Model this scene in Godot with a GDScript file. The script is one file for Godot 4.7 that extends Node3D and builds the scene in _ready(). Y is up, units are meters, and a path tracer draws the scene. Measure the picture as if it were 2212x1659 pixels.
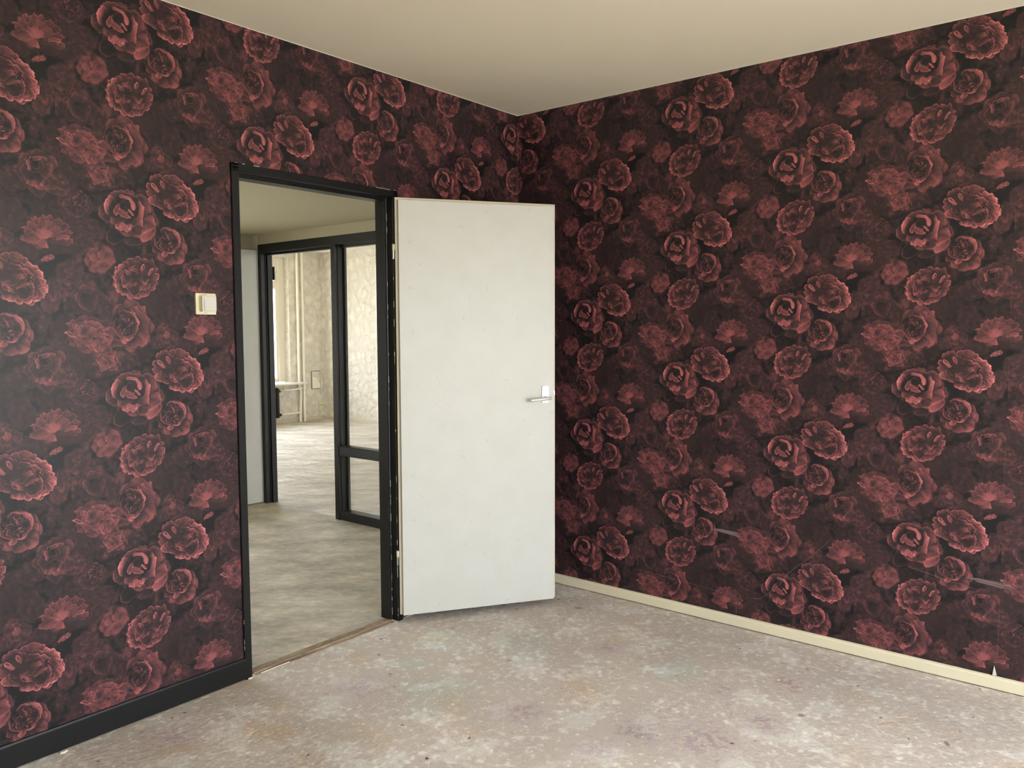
extends Node3D
# An emptied bedroom papered with dark roses; an open white door shows the hall and the living room beyond.
# World: the corner of the two papered walls is at x = 0, z = 0; wall_left is the plane z = 0, wall_right the plane x = 0.

const SW := 0.5377          # width of a wallpaper drop
const RP := 0.6357          # repeat of the pattern
const TW := 704             # pixels of one printed repeat
const TH := 832

var M := {}
var taken := {}
var rng := RandomNumberGenerator.new()

func _ready() -> void:
	rng.seed = 11
	# ---- camera
	var cam := Camera3D.new()
	cam.name = "camera"
	var yaw := 0.888209; var pitch := -0.0693117; var roll := -0.0039888
	var f := Vector3(sin(yaw) * cos(pitch), sin(pitch), -cos(yaw) * cos(pitch))
	var r0 := f.cross(Vector3.UP).normalized()
	var u0 := r0.cross(f)
	var r := r0 * cos(roll) + u0 * sin(roll)
	var u := u0 * cos(roll) - r0 * sin(roll)
	cam.basis = Basis(r, u, -f)
	cam.position = Vector3(-3.5527, 1.4175, 2.8398)
	cam.fov = rad_to_deg(2.0 * atan(829.5 / 1726.935))
	cam.near = 0.05
	cam.far = 200.0
	add_child(cam)
	cam.current = true
	# ---- sky: bright overcast
	var we := WorldEnvironment.new()
	we.name = "world_environment"
	var env := Environment.new()
	var sm := ProceduralSkyMaterial.new()
	sm.sky_top_color = Color(0.93, 0.96, 1.0)
	sm.sky_horizon_color = Color(0.97, 0.985, 1.0)
	sm.ground_horizon_color = Color(0.84, 0.835, 0.81)
	sm.ground_bottom_color = Color(0.80, 0.795, 0.765)
	sm.sun_angle_max = 0.0
	sm.sky_energy_multiplier = 2.0
	sm.ground_energy_multiplier = 2.0
	var sky := Sky.new()
	sky.sky_material = sm
	env.background_mode = Environment.BG_SKY
	env.sky = sky
	env.tonemap_mode = Environment.TONE_MAPPER_LINEAR
	env.tonemap_exposure = 3.15
	env.sdfgi_enabled = true
	env.ssao_enabled = true
	env.ssil_enabled = true
	we.environment = env
	add_child(we)
	make_materials()
	build_bedroom()
	build_hall()
	build_living()
	build_door_frame()
	build_door()
	build_small_things()

# ------------------------------------------------------------------ helpers
func smat(c: Color, rough := 0.6, spec := 0.5) -> StandardMaterial3D:
	var m := StandardMaterial3D.new()
	m.albedo_color = c
	m.roughness = rough
	m.metallic_specular = spec
	return m

func numbered(called: String) -> String:
	if not taken.has(called):
		taken[called] = 0
		return called
	taken[called] += 1
	return "%s_%03d" % [called, taken[called]]

func thing(called: String, label: String, category: String, at := Vector3.ZERO, group := "", kind := "") -> Node3D:
	var o := Node3D.new()
	o.name = numbered(called)
	add_child(o)
	o.position = at
	tag(o, label, category, group, kind)
	return o

func tag(o: Node3D, label: String, category: String, group := "", kind := "") -> void:
	o.set_meta("label", label)
	o.set_meta("category", category)
	if group != "":
		o.set_meta("group", group)
	if kind != "":
		o.set_meta("kind", kind)

func begin() -> SurfaceTool:
	var st := SurfaceTool.new()
	st.begin(Mesh.PRIMITIVE_TRIANGLES)
	st.set_smooth_group(-1)
	return st

func obj(called: String, st: SurfaceTool, m: Material, parent: Node3D = null, normals := true) -> MeshInstance3D:
	if normals:
		st.generate_normals()
	var mi := MeshInstance3D.new()
	mi.mesh = st.commit()
	mi.material_override = m
	if parent == null:
		mi.name = numbered(called)
		add_child(mi)
	else:
		mi.name = called
		parent.add_child(mi, true)
	return mi

# a quad whose corners run clockwise seen from outside
func quad(st: SurfaceTool, a: Vector3, b: Vector3, c: Vector3, d: Vector3) -> void:
	for p: Vector3 in [a, b, c, a, c, d]:
		st.add_vertex(p)

# a box from lo to hi whose edges are cut back by c
func box(st: SurfaceTool, lo: Vector3, hi: Vector3, c := 0.0, t := Transform3D.IDENTITY) -> void:
	var mid := (lo + hi) * 0.5
	var h := (hi - lo) * 0.5
	var dirs := [Vector3.RIGHT, Vector3.LEFT, Vector3.UP, Vector3.DOWN, Vector3.BACK, Vector3.FORWARD]
	for n: Vector3 in dirs:
		var s := Vector3.UP if absf(n.y) < 0.5 else Vector3.BACK
		var e := n.cross(s)
		var hn := absf(h.dot(n)); var hs := absf(h.dot(s)) - c; var he := absf(h.dot(e)) - c
		var o := mid + n * hn
		quad(st, t * (o - s * hs - e * he), t * (o - s * hs + e * he), t * (o + s * hs + e * he), t * (o + s * hs - e * he))
	if c <= 0.0:
		return
	var ax := [Vector3.RIGHT, Vector3.UP, Vector3.BACK]
	for i in 3:
		var along: Vector3 = ax[i]
		var p: Vector3 = ax[(i + 1) % 3]
		var q: Vector3 = ax[(i + 2) % 3]
		for sp in [-1.0, 1.0]:
			for sq in [-1.0, 1.0]:
				var hl := absf(h.dot(along)) - c
				var base: Vector3 = mid + p * sp * h.dot(p) + q * sq * h.dot(q)
				var a: Vector3 = base - q * sq * c
				var b: Vector3 = base - p * sp * c
				if sp * sq > 0.0:
					quad(st, t * (a - along * hl), t * (a + along * hl), t * (b + along * hl), t * (b - along * hl))
				else:
					quad(st, t * (b - along * hl), t * (b + along * hl), t * (a + along * hl), t * (a - along * hl))
	for sx in [-1.0, 1.0]:
		for sy in [-1.0, 1.0]:
			for sz in [-1.0, 1.0]:
				var k := Vector3(h.x * sx, h.y * sy, h.z * sz)
				var a := mid + k - Vector3(0, c * sy, c * sz)
				var b := mid + k - Vector3(c * sx, 0, c * sz)
				var d := mid + k - Vector3(c * sx, c * sy, 0)
				var tri := [a, b, d] if sx * sy * sz < 0.0 else [a, d, b]
				for v: Vector3 in tri:
					st.add_vertex(t * v)

# extrude a closed profile (points in the plane of ex, ey) from a along the vector l
func prism(st: SurfaceTool, profile: PackedVector2Array, at: Vector3, ex: Vector3, ey: Vector3, l: Vector3) -> void:
	var pts := profile.duplicate()
	var flip := Geometry2D.is_polygon_clockwise(pts) != (ex.cross(ey).dot(l) < 0.0)
	var n := pts.size()
	for i in n:
		var p := at + ex * pts[i].x + ey * pts[i].y
		var q := at + ex * pts[(i + 1) % n].x + ey * pts[(i + 1) % n].y
		if flip:
			quad(st, q, p, p + l, q + l)
		else:
			quad(st, p, q, q + l, p + l)
	var ix := Geometry2D.triangulate_polygon(pts)
	for k in range(0, ix.size(), 3):
		var t: Array[Vector3] = []
		for j in 3:
			t.append(at + ex * pts[ix[k + j]].x + ey * pts[ix[k + j]].y)
		var nn := (t[1] - t[0]).cross(t[2] - t[0])
		if nn.dot(l) < 0.0:
			t.reverse()
		for v in t:
			st.add_vertex(v)
		for j in [2, 1, 0]:
			st.add_vertex(t[j] + l)

func tube(st: SurfaceTool, pts: PackedVector3Array, rad: float, n := 12) -> void:
	var rings: Array[PackedVector3Array] = []
	for i in pts.size():
		var d := (pts[mini(i + 1, pts.size() - 1)] - pts[maxi(i - 1, 0)]).normalized()
		var s := d.cross(Vector3.UP if absf(d.y) < 0.9 else Vector3.RIGHT).normalized()
		var e := d.cross(s)
		var ring := PackedVector3Array()
		for k in n:
			var a := TAU * k / n
			ring.append(pts[i] + (s * cos(a) + e * sin(a)) * rad)
		rings.append(ring)
	st.set_smooth_group(0)
	for i in pts.size() - 1:
		for k in n:
			var k2 := (k + 1) % n
			quad(st, rings[i][k], rings[i][k2], rings[i + 1][k2], rings[i + 1][k])
	st.set_smooth_group(-1)
	for k in n:
		var k2 := (k + 1) % n
		for v: Vector3 in [pts[0], rings[0][k2], rings[0][k]]:
			st.add_vertex(v)
		var z := pts.size() - 1
		for v: Vector3 in [pts[z], rings[z][k], rings[z][k2]]:
			st.add_vertex(v)

# a rounded rectangle (width w, height h) as a profile
func round_rect(w: float, h: float, rad: float, n := 5) -> PackedVector2Array:
	var out := PackedVector2Array()
	for k in 4:
		var c := Vector2([1, -1, -1, 1][k] * (w * 0.5 - rad), [1, 1, -1, -1][k] * (h * 0.5 - rad))
		for i in n + 1:
			var a := PI * 0.5 * (k + float(i) / n)
			out.append(c + Vector2(cos(a), sin(a)) * rad)
	return out

func tex(img: Image) -> ImageTexture:
	img.generate_mipmaps()
	return ImageTexture.create_from_image(img)

func noise(sd: int, freq: float, oct := 4, type := FastNoiseLite.TYPE_SIMPLEX_SMOOTH) -> FastNoiseLite:
	var n := FastNoiseLite.new()
	n.seed = sd
	n.noise_type = type
	n.frequency = freq
	n.fractal_octaves = oct
	if oct <= 1:
		n.fractal_type = FastNoiseLite.FRACTAL_NONE
	return n

# ------------------------------------------------------------------ materials
func make_materials() -> void:
	M.plaster = smat(Color(0.88, 0.86, 0.81), 0.9, 0.2)
	M.ceiling = smat(Color(0.90, 0.86, 0.775), 0.9, 0.2)
	M.ceiling_far = smat(Color(0.90, 0.88, 0.82), 0.9, 0.2)
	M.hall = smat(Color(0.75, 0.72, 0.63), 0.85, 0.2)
	M.black = smat(Color(0.045, 0.050, 0.056), 0.42, 0.45)
	M.door = door_material()
	M.lip = smat(Color(0.80, 0.76, 0.67), 0.5, 0.4)
	M.cream = smat(Color(0.84, 0.81, 0.70), 0.5, 0.4)
	M.ivory = smat(Color(0.88, 0.85, 0.70), 0.35, 0.5)
	M.grey_white = smat(Color(0.83, 0.82, 0.78), 0.35, 0.5)
	M.window = smat(Color(0.89, 0.86, 0.79), 0.45, 0.5)
	M.steel = smat(Color(0.78, 0.78, 0.77), 0.3, 0.5)
	M.steel.metallic = 0.9
	M.alu = smat(Color(0.80, 0.80, 0.79), 0.42, 0.5)
	M.alu.metallic = 0.25
	M.radiator = smat(Color(0.03, 0.03, 0.032), 0.5, 0.5)
	M.dark = smat(Color(0.03, 0.03, 0.03), 0.6, 0.3)
	M.chip = smat(Color(0.86, 0.84, 0.78), 0.8, 0.2)
	M.paper_back = smat(Color(0.72, 0.69, 0.66), 0.8, 0.2)
	M.paper_core = smat(Color(0.42, 0.33, 0.33), 0.8, 0.2)
	M.scratch = smat(Color(0.47, 0.40, 0.395), 0.8, 0.2)
	M.glass = smat(Color(0.9, 0.95, 0.93, 0.06), 0.02, 0.5)
	M.glass.transparency = BaseMaterial3D.TRANSPARENCY_ALPHA
	M.wood = wood_material()
	M.roses = rose_material()
	M.floor = floor_material()
	M.hall_floor = hall_floor_material(Color(0.82, 0.785, 0.71), 21, 0.5)
	M.living_floor = hall_floor_material(Color(0.86, 0.83, 0.78), 22, 4.0)
	M.crumple = crumple_material()

# roller-painted board with faint mottling and a few grey scuffs
func door_material() -> StandardMaterial3D:
	var w := 512
	var c := Color(0.765, 0.765, 0.735)
	var n := noise(81, 0.012, 5).get_seamless_image(w, w).get_data()
	var n2 := noise(82, 0.09, 2).get_seamless_image(w, w)
	var img := Image.create(w, w, false, Image.FORMAT_RGB8)
	for y in w:
		for x in w:
			var s := 1.0 + (n[y * w + x] / 255.0 - 0.5) * 0.022
			img.set_pixel(x, y, Color(c.r * s, c.g * s, c.b * s * (0.5 + 0.5 * s)))
	var rr := RandomNumberGenerator.new(); rr.seed = 9
	for k in 26:
		var p := Vector2(rr.randf() * w, rr.randf() * w); var d := Vector2.from_angle(rr.randf() * TAU)
		for j in rr.randi_range(2, 12):
			p += d + Vector2(rr.randf_range(-0.5, 0.5), rr.randf_range(-0.5, 0.5))
			var q := Vector2i(posmod(int(p.x), w), posmod(int(p.y), w))
			img.set_pixelv(q, img.get_pixelv(q).lerp(Color(0.52, 0.51, 0.48), 0.45))
	var m := smat(Color.WHITE, 0.40, 0.45)
	m.albedo_texture = tex(img)
	n2.convert(Image.FORMAT_RGBA8)
	n2.bump_map_to_normal_map(1.0)
	m.normal_enabled = true
	m.normal_texture = tex(n2)
	m.normal_scale = 0.12
	m.uv1_triplanar = true
	m.uv1_scale = Vector3(0.9, 0.9, 0.9)
	return m

func wood_material() -> StandardMaterial3D:
	var img := Image.create(512, 64, false, Image.FORMAT_RGB8)
	var n := noise(5, 0.02, 4)
	for y in 64:
		for x in 512:
			var v := n.get_noise_2d(x * 0.35, y * 5.0)
			var w := n.get_noise_2d(x * 2.0 + 900, y * 9.0)
			img.set_pixel(x, y, Color(0.50, 0.42, 0.35).lerp(Color(0.74, 0.67, 0.58), clampf(0.5 + v * 0.9 + w * 0.5, 0, 1)))
	var m := smat(Color.WHITE, 0.85, 0.2)
	m.albedo_texture = tex(img)
	m.uv1_triplanar = true
	m.uv1_world_triplanar = true
	m.uv1_scale = Vector3(1.0, 6.0, 8.0)
	return m

# mottled screed with brush and trowel streaks; its UVs are laid in metres
func hall_floor_material(c: Color, sd: int, relief: float) -> StandardMaterial3D:
	var w := 1024
	var n1 := noise(sd, 0.004, 5); var n2 := noise(sd + 50, 0.02, 5); var n3 := noise(sd + 90, 0.05, 3)
	var a := n1.get_seamless_image(w, w).get_data()
	var b := n2.get_seamless_image(w, w).get_data()
	var d := n3.get_seamless_image(w, w).get_data()
	var out := PackedByteArray(); out.resize(w * w * 3)
	var hgt := PackedByteArray(); hgt.resize(w * w)
	var i := 0
	for y in w:
		for x in w:
			var va := a[i] / 255.0; var vb := b[i] / 255.0; var vd := d[i] / 255.0
			var s := 0.90 + (va - 0.5) * 0.26 + (vb - 0.5) * 0.16
			if vd > 0.73:
				s += (vd - 0.73) * 1.2
			var warm := (vb - 0.5) * 0.05
			out[i * 3] = clampi(int(255.0 * (c.r + warm) * s), 0, 255)
			out[i * 3 + 1] = clampi(int(255.0 * c.g * s), 0, 255)
			out[i * 3 + 2] = clampi(int(255.0 * (c.b - warm) * s), 0, 255)
			hgt[i] = clampi(int(255.0 * (va * 0.65 + vb * 0.35)), 0, 255)
			i += 1
	var m := smat(Color.WHITE, 0.62, 0.4)
	m.albedo_texture = tex(Image.create_from_data(w, w, false, Image.FORMAT_RGB8, out))
	var h := Image.create_from_data(w, w, false, Image.FORMAT_L8, hgt)
	h.convert(Image.FORMAT_RGBA8)
	h.bump_map_to_normal_map(relief * 6.0)
	m.normal_enabled = true
	m.normal_texture = tex(h)
	m.normal_scale = 0.8
	return m

# embossed wallpaper like creased paper
func crumple_material() -> StandardMaterial3D:
	var w := 768
	var out := PackedByteArray(); out.resize(w * w * 3)
	var hgt := PackedByteArray(); hgt.resize(w * w)
	var n := noise(61, 0.011, 1, FastNoiseLite.TYPE_CELLULAR)
	n.cellular_return_type = FastNoiseLite.RETURN_DISTANCE2_SUB
	n.cellular_jitter = 1.0
	n.domain_warp_enabled = true
	n.domain_warp_amplitude = 55.0
	n.domain_warp_frequency = 0.012
	var a := n.get_seamless_image(w, w).get_data()
	var n2 := noise(62, 0.016, 4)
	var b := n2.get_seamless_image(w, w).get_data()
	for i in w * w:
		var va := a[i] / 255.0; var vb := b[i] / 255.0
		var s := 0.97 + (va - 0.4) * 0.12 + (vb - 0.5) * 0.06
		out[i * 3] = clampi(int(255.0 * 0.915 * s), 0, 255)
		out[i * 3 + 1] = clampi(int(255.0 * 0.885 * s), 0, 255)
		out[i * 3 + 2] = clampi(int(255.0 * 0.825 * s), 0, 255)
		hgt[i] = clampi(int(255.0 * (va * 0.7 + vb * 0.5)), 0, 255)
	var m := smat(Color.WHITE, 0.7, 0.3)
	m.albedo_texture = tex(Image.create_from_data(w, w, false, Image.FORMAT_RGB8, out))
	var h := Image.create_from_data(w, w, false, Image.FORMAT_L8, hgt)
	h.convert(Image.FORMAT_RGBA8)
	h.bump_map_to_normal_map(18.0)
	m.normal_enabled = true
	m.normal_texture = tex(h)
	m.uv1_triplanar = true
	m.uv1_world_triplanar = true
	m.uv1_scale = Vector3(0.7, 0.7, 0.7)
	return m

# bare bedroom screed: trowelled filler, tan and violet stains, paint spatters and flakes
func floor_material() -> StandardMaterial3D:
	var w := 2048
	var mpp := 2.8 / w
	var half := w / 2
	var a := noise(31, 0.004, 4).get_seamless_image(half, half).get_data()     # wide tone
	var b := noise(32, 0.010, 5).get_seamless_image(half, half).get_data()     # filler patches
	var c := noise(33, 0.006, 4).get_seamless_image(half, half).get_data()     # tan stain
	var d := noise(34, 0.09, 3).get_seamless_image(w, w).get_data()            # fine mottling
	var e := noise(35, 0.03, 4).get_seamless_image(w, w).get_data()            # crumbs and smears
	# measured stains: x, z in metres, radius, kind (0 violet, 1 tan, 2 grey-green)
	var stains := [
		[-1.082, 1.664, 0.11, 0], [-0.827, 1.775, 0.07, 0], [-1.16, 1.464, 0.09, 0], [-0.672, 1.554, 0.05, 0], [-1.35, 1.40, 0.08, 0],
		[-0.60, 0.98, 0.06, 0], [-1.55, 0.42, 0.10, 0], [-0.45, 1.75, 0.07, 0], [-1.30, 1.05, 0.09, 0], [-2.20, 0.22, 0.07, 0],
		[-0.873, 2.115, 0.30, 1], [-0.846, 1.303, 0.20, 1], [-2.10, 0.40, 0.22, 1], [-1.103, 0.228, 0.18, 1], [-0.70, 0.95, 0.16, 1], [-1.85, 0.75, 0.22, 1], [-1.2, 2.0, 0.2, 1], [-1.6, 1.1, 0.16, 1],
		[-0.998, 0.36, 0.14, 2], [-1.25, 0.42, 0.10, 2], [-1.4, 0.7, 0.16, 2], [-0.8, 0.7, 0.14, 2], [-0.62, 1.35, 0.12, 2]]
	var vio := PackedFloat32Array(); vio.resize(128 * 128)
	var tan := vio.duplicate(); var grn := vio.duplicate()
	for s in stains:
		for y in 128:
			for x in 128:
				var px := -2.8 + (x + 0.5) * 2.8 / 128; var pz := -0.2 + (y + 0.5) * 2.8 / 128
				var q: float = 1.0 - Vector2(px - s[0], pz - s[1]).length() / (s[2] * 1.5)
				if q > 0.0:
					var k := y * 128 + x
					if s[3] == 0: vio[k] = maxf(vio[k], q)
					elif s[3] == 1: tan[k] = maxf(tan[k], q)
					else: grn[k] = maxf(grn[k], q)
	var out := PackedByteArray(); out.resize(w * w * 3)
	var i := 0
	for y in w:
		var hy := (y >> 1) * half
		var sy := (y >> 4) * 128
		for x in w:
			var hi := hy + (x >> 1)
			var si := sy + (x >> 4)
			var va := a[hi] * 0.003922; var vb := b[hi] * 0.003922; var vc := c[hi] * 0.003922
			var vd := d[i] * 0.003922; var ve := e[i] * 0.003922
			var s := 0.955 + (va - 0.5) * 0.10 + (vd - 0.5) * 0.10
			var cr := 0.795; var cg := 0.752; var cb := 0.705
			# pale filler
			var k := clampf((vb - 0.55) * 6.0 + (ve - 0.5) * 2.0, 0.0, 1.0)
			cr += k * 0.055; cg += k * 0.06; cb += k * 0.065
			# tan
			k = clampf((vc - 0.62) * 4.0 + tan[si] * 1.1 - 0.25 + (ve - 0.5) * 1.6, 0.0, 1.0)
			cr -= k * 0.015; cg -= k * 0.05; cb -= k * 0.095
			k = clampf(grn[si] * 1.3 - 0.2 + (vb - 0.5) * 1.6, 0.0, 1.0)
			cr -= k * 0.02; cg += k * 0.025; cb += k * 0.025
			k = clampf((vio[si] * 1.05 - 0.43 + (ve - 0.50) * 3.4), 0.0, 1.0) if vio[si] > 0.0 else 0.0
			cr -= k * 0.115; cg -= k * 0.155; cb -= k * 0.095
			# pale crumbs and smears
			if ve > 0.60:
				k = minf((ve - 0.60) * 7.0, 1.0)
				cr += k * 0.075; cg += k * 0.085; cb += k * 0.095
			elif ve < 0.27:
				k = minf((0.27 - ve) * 4.0, 1.0)
				cr -= k * 0.10; cg -= k * 0.11; cb -= k * 0.11
			out[i * 3] = clampi(int(cr * s * 255.0), 0, 255)
			out[i * 3 + 1] = clampi(int(cg * s * 255.0), 0, 255)
			out[i * 3 + 2] = clampi(int(cb * s * 255.0), 0, 255)
			i += 1
	# paint spatters and flakes with ragged outlines
	var rr := RandomNumberGenerator.new(); rr.seed = 77
	var en := noise(36, 0.35, 2)
	for n in 3600:
		var big := n < 160
		var rad := rr.randf_range(0.010, 0.024) if big else (rr.randf_range(0.002, 0.0085) if n < 2200 else rr.randf_range(0.001, 0.003))
		var cx := rr.randf() * w; var cy := rr.randf() * w
		var ang := rr.randf() * PI; var asp := rr.randf_range(0.35, 0.95)
		var tone := rr.randf_range(0.84, 0.95) if not big else rr.randf_range(0.80, 0.88)
		var col := Color(tone, tone * 0.975, tone * 0.93)
		if rr.randf() < 0.06:
			col = Color(0.34, 0.29, 0.25)
		var op := rr.randf_range(0.55, 1.0) if not big else rr.randf_range(0.35, 0.7)
		var pr := rad / mpp
		var ca := cos(ang); var sa := sin(ang)
		for yy in range(int(cy - pr) - 1, int(cy + pr) + 2):
			for xx in range(int(cx - pr) - 1, int(cx + pr) + 2):
				var lx := (xx - cx) * ca + (yy - cy) * sa; var ly := (-(xx - cx) * sa + (yy - cy) * ca) / asp
				var q := sqrt(lx * lx + ly * ly) / pr + en.get_noise_2d(xx, yy) * 0.75
				if q < 1.0:
					var o := clampf((1.0 - q) * 4.0, 0.0, 1.0) * op
					var j := (posmod(yy, w) * w + posmod(xx, w)) * 3
					out[j] = int(lerpf(out[j], col.r * 255.0, o))
					out[j + 1] = int(lerpf(out[j + 1], col.g * 255.0, o))
					out[j + 2] = int(lerpf(out[j + 2], col.b * 255.0, o))
	var m := smat(Color.WHITE, 0.68, 0.35)
	m.albedo_texture = tex(Image.create_from_data(w, w, false, Image.FORMAT_RGB8, out))
	var h := noise(34, 0.09, 3).get_seamless_image(1024, 1024)
	h.convert(Image.FORMAT_RGBA8)
	h.bump_map_to_normal_map(2.0)
	m.normal_enabled = true
	m.normal_texture = tex(h)
	m.normal_scale = 0.35
	return m

# ------------------------------------------------------------------ the printed roses
# One repeat of the paper is painted petal by petal into a field of tones (0 ground, 1 palest petal).
var T := PackedFloat32Array()
var WX := PackedFloat32Array()     # the hand of the painter: a small warp of the sheet
var WY := PackedFloat32Array()
var fx := Vector2.ZERO      # flower: centre, and the matrix from flower units to pixels
var fm := Transform2D.IDENTITY
var fi := Transform2D.IDENTITY
var fscale := 1.0
var pn: FastNoiseLite
var prng := RandomNumberGenerator.new()

# flower at u, v of the repeat (v up from the eye of the large rose), half width and half height in metres
func flower(uu: float, vv: float, hw: float, hh: float, rot := 0.0, mirror := false) -> void:
	var k := TW / SW
	fx = Vector2(uu * TW, (0.5 - vv) * TH)
	fm = Transform2D(rot, Vector2.ZERO) * Transform2D(Vector2(hw * k * (-1.0 if mirror else 1.0), 0), Vector2(0, hh * k), Vector2.ZERO)
	fi = fm.affine_inverse()
	fscale = maxf(hw, hh) * k

func put(x: int, y: int, tone: float, al: float) -> void:
	if x < 0:
		x += TW; y += TH / 2
	elif x >= TW:
		x -= TW; y += TH / 2
	var i := posmod(y, TH) * TW + x
	T[i] += (tone - T[i]) * al

# one rounded petal: centre (flower units), direction of its tip, half width, half length,
# tone at foot and tip, pale rim, softness and waviness of the edge
func shell(cx: float, cy: float, ang: float, w: float, l: float, t0: float, t1: float, rim := 0.0, soft := 0.06, wob := 0.10, op := 1.0) -> void:
	var c := fx + fm * Vector2(cx, cy)
	var rp := maxf(w, l) * fscale * 1.35 + 4.0
	var so := prng.randf() * 800.0
	var ca := cos(ang); var sa := sin(ang)
	var ia := fi.x.x; var ib := fi.y.x; var ic := fi.x.y; var idd := fi.y.y
	var fxx := fx.x; var fxy := fx.y
	var wk := prng.randf_range(1.3, 2.6)
	var kw := prng.randf_range(9.0, 16.0)
	for y in range(int(c.y - rp), int(c.y + rp) + 1):
		var wy := posmod(y, TH) * TW
		for x in range(int(c.x - rp), int(c.x + rp) + 1):
			var wi := wy + posmod(x, TW)
			var rx := x + WX[wi] - fxx; var ry := y + WY[wi] - fxy
			var dx := ia * rx + ib * ry - cx; var dy := ic * rx + idd * ry - cy
			var uu := (dx * ca + dy * sa) / l; var vv := (dy * ca - dx * sa) / w
			if uu > 0.0:
				uu *= 1.0 + 0.12 * vv * vv
			var rho := sqrt(uu * uu + vv * vv)
			if rho > 1.45:
				continue
			var ir := 1.0 / (rho + 0.001)
			var q := rho / (1.0 + wob * 1.6 * pn.get_noise_2d(uu * ir * wk * 10.0 + so, vv * ir * wk * 10.0))
			if q > 1.28:
				continue
			if q > 1.0 + soft:
				put(x, y, 0.03, 0.34 * op * (1.0 - (q - 1.0) / 0.28))
				continue
			var al := clampf((1.0 + soft - q) / (2.0 * soft), 0.0, 1.0)
			var s := clampf((uu + 1.0) * 0.5, 0.0, 1.0)
			var cr := pn.get_noise_2d(vv * kw / (0.45 + 0.75 * s) + so, uu * 4.0)
			var tone := t0 + (t1 - t0) * s * (0.55 + 0.45 * s) + cr * (0.10 + 0.22 * t1)
			if rim > 0.0:
				var e := (q - 0.92) / 0.085
				tone += rim * exp(-e * e) * clampf(uu * 0.9 + 0.45, 0.0, 1.0)
			put(x, y, clampf(tone, 0.0, 1.0), al * op)

# a thin fold line through points in flower units
func fold(pts: PackedVector2Array, wid: float, tone: float, op := 0.8) -> void:
	var n := pts.size() - 1
	for k in n:
		var a := fx + fm * pts[k]; var b := fx + fm * pts[k + 1]
		var wd := wid * sin(PI * (k + 0.7) / (n + 0.4))
		var lo := a.min(b) - Vector2(6, 6); var hi := a.max(b) + Vector2(6, 6)
		for y in range(int(lo.y), int(hi.y) + 1):
			for x in range(int(lo.x), int(hi.x) + 1):
				var wi := posmod(y, TH) * TW + posmod(x, TW)
				var p := Vector2(x + WX[wi], y + WY[wi])
				var dd := p.distance_to(Geometry2D.get_closest_point_to_segment(p, a, b))
				if dd < wd + 1.0:
					put(x, y, tone, op * clampf((wd + 1.0 - dd) / 1.6, 0.0, 1.0))

func curl(cx: float, cy: float, rad: float, a0: float, a1: float, wid: float, tone: float, wob := 0.1) -> void:
	var p := PackedVector2Array()
	var n := 12
	var ph := prng.randf() * TAU
	for i in n + 1:
		var t := float(i) / n
		var a := lerpf(a0, a1, t)
		var q := rad * (1.0 + wob * sin(t * 9.0 + ph))
		p.append(Vector2(cx + cos(a) * q, cy + sin(a) * q))
	fold(p, wid, tone)

# n petals in a ring of radius rad round (cx, cy), tips outwards
func ring(cx: float, cy: float, n: int, rad: float, w: float, l: float, t0: float, t1: float, rim: float, soft: float, wob: float, off := 0.0, op := 1.0, jit := 0.15) -> void:
	var order := []
	for i in n:
		order.append(i)
	for i in n:      # a seeded shuffle, so that neighbours overlap both ways
		var j := prng.randi_range(i, n - 1)
		var s = order[i]; order[i] = order[j]; order[j] = s
	for i: int in order:
		var a := TAU * i / n + off + prng.randf_range(-jit, jit) * 0.6
		var q := rad * prng.randf_range(0.93, 1.06)
		var z := prng.randf_range(0.85, 1.15)
		shell(cx + cos(a) * q, cy + sin(a) * q, a + prng.randf_range(-jit, jit) * 2.0, w * z, l * z, t0 + prng.randf_range(-0.03, 0.03), t1 + prng.randf_range(-0.06, 0.06), rim * prng.randf_range(0.5, 1.3), soft, wob, op)

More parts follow.
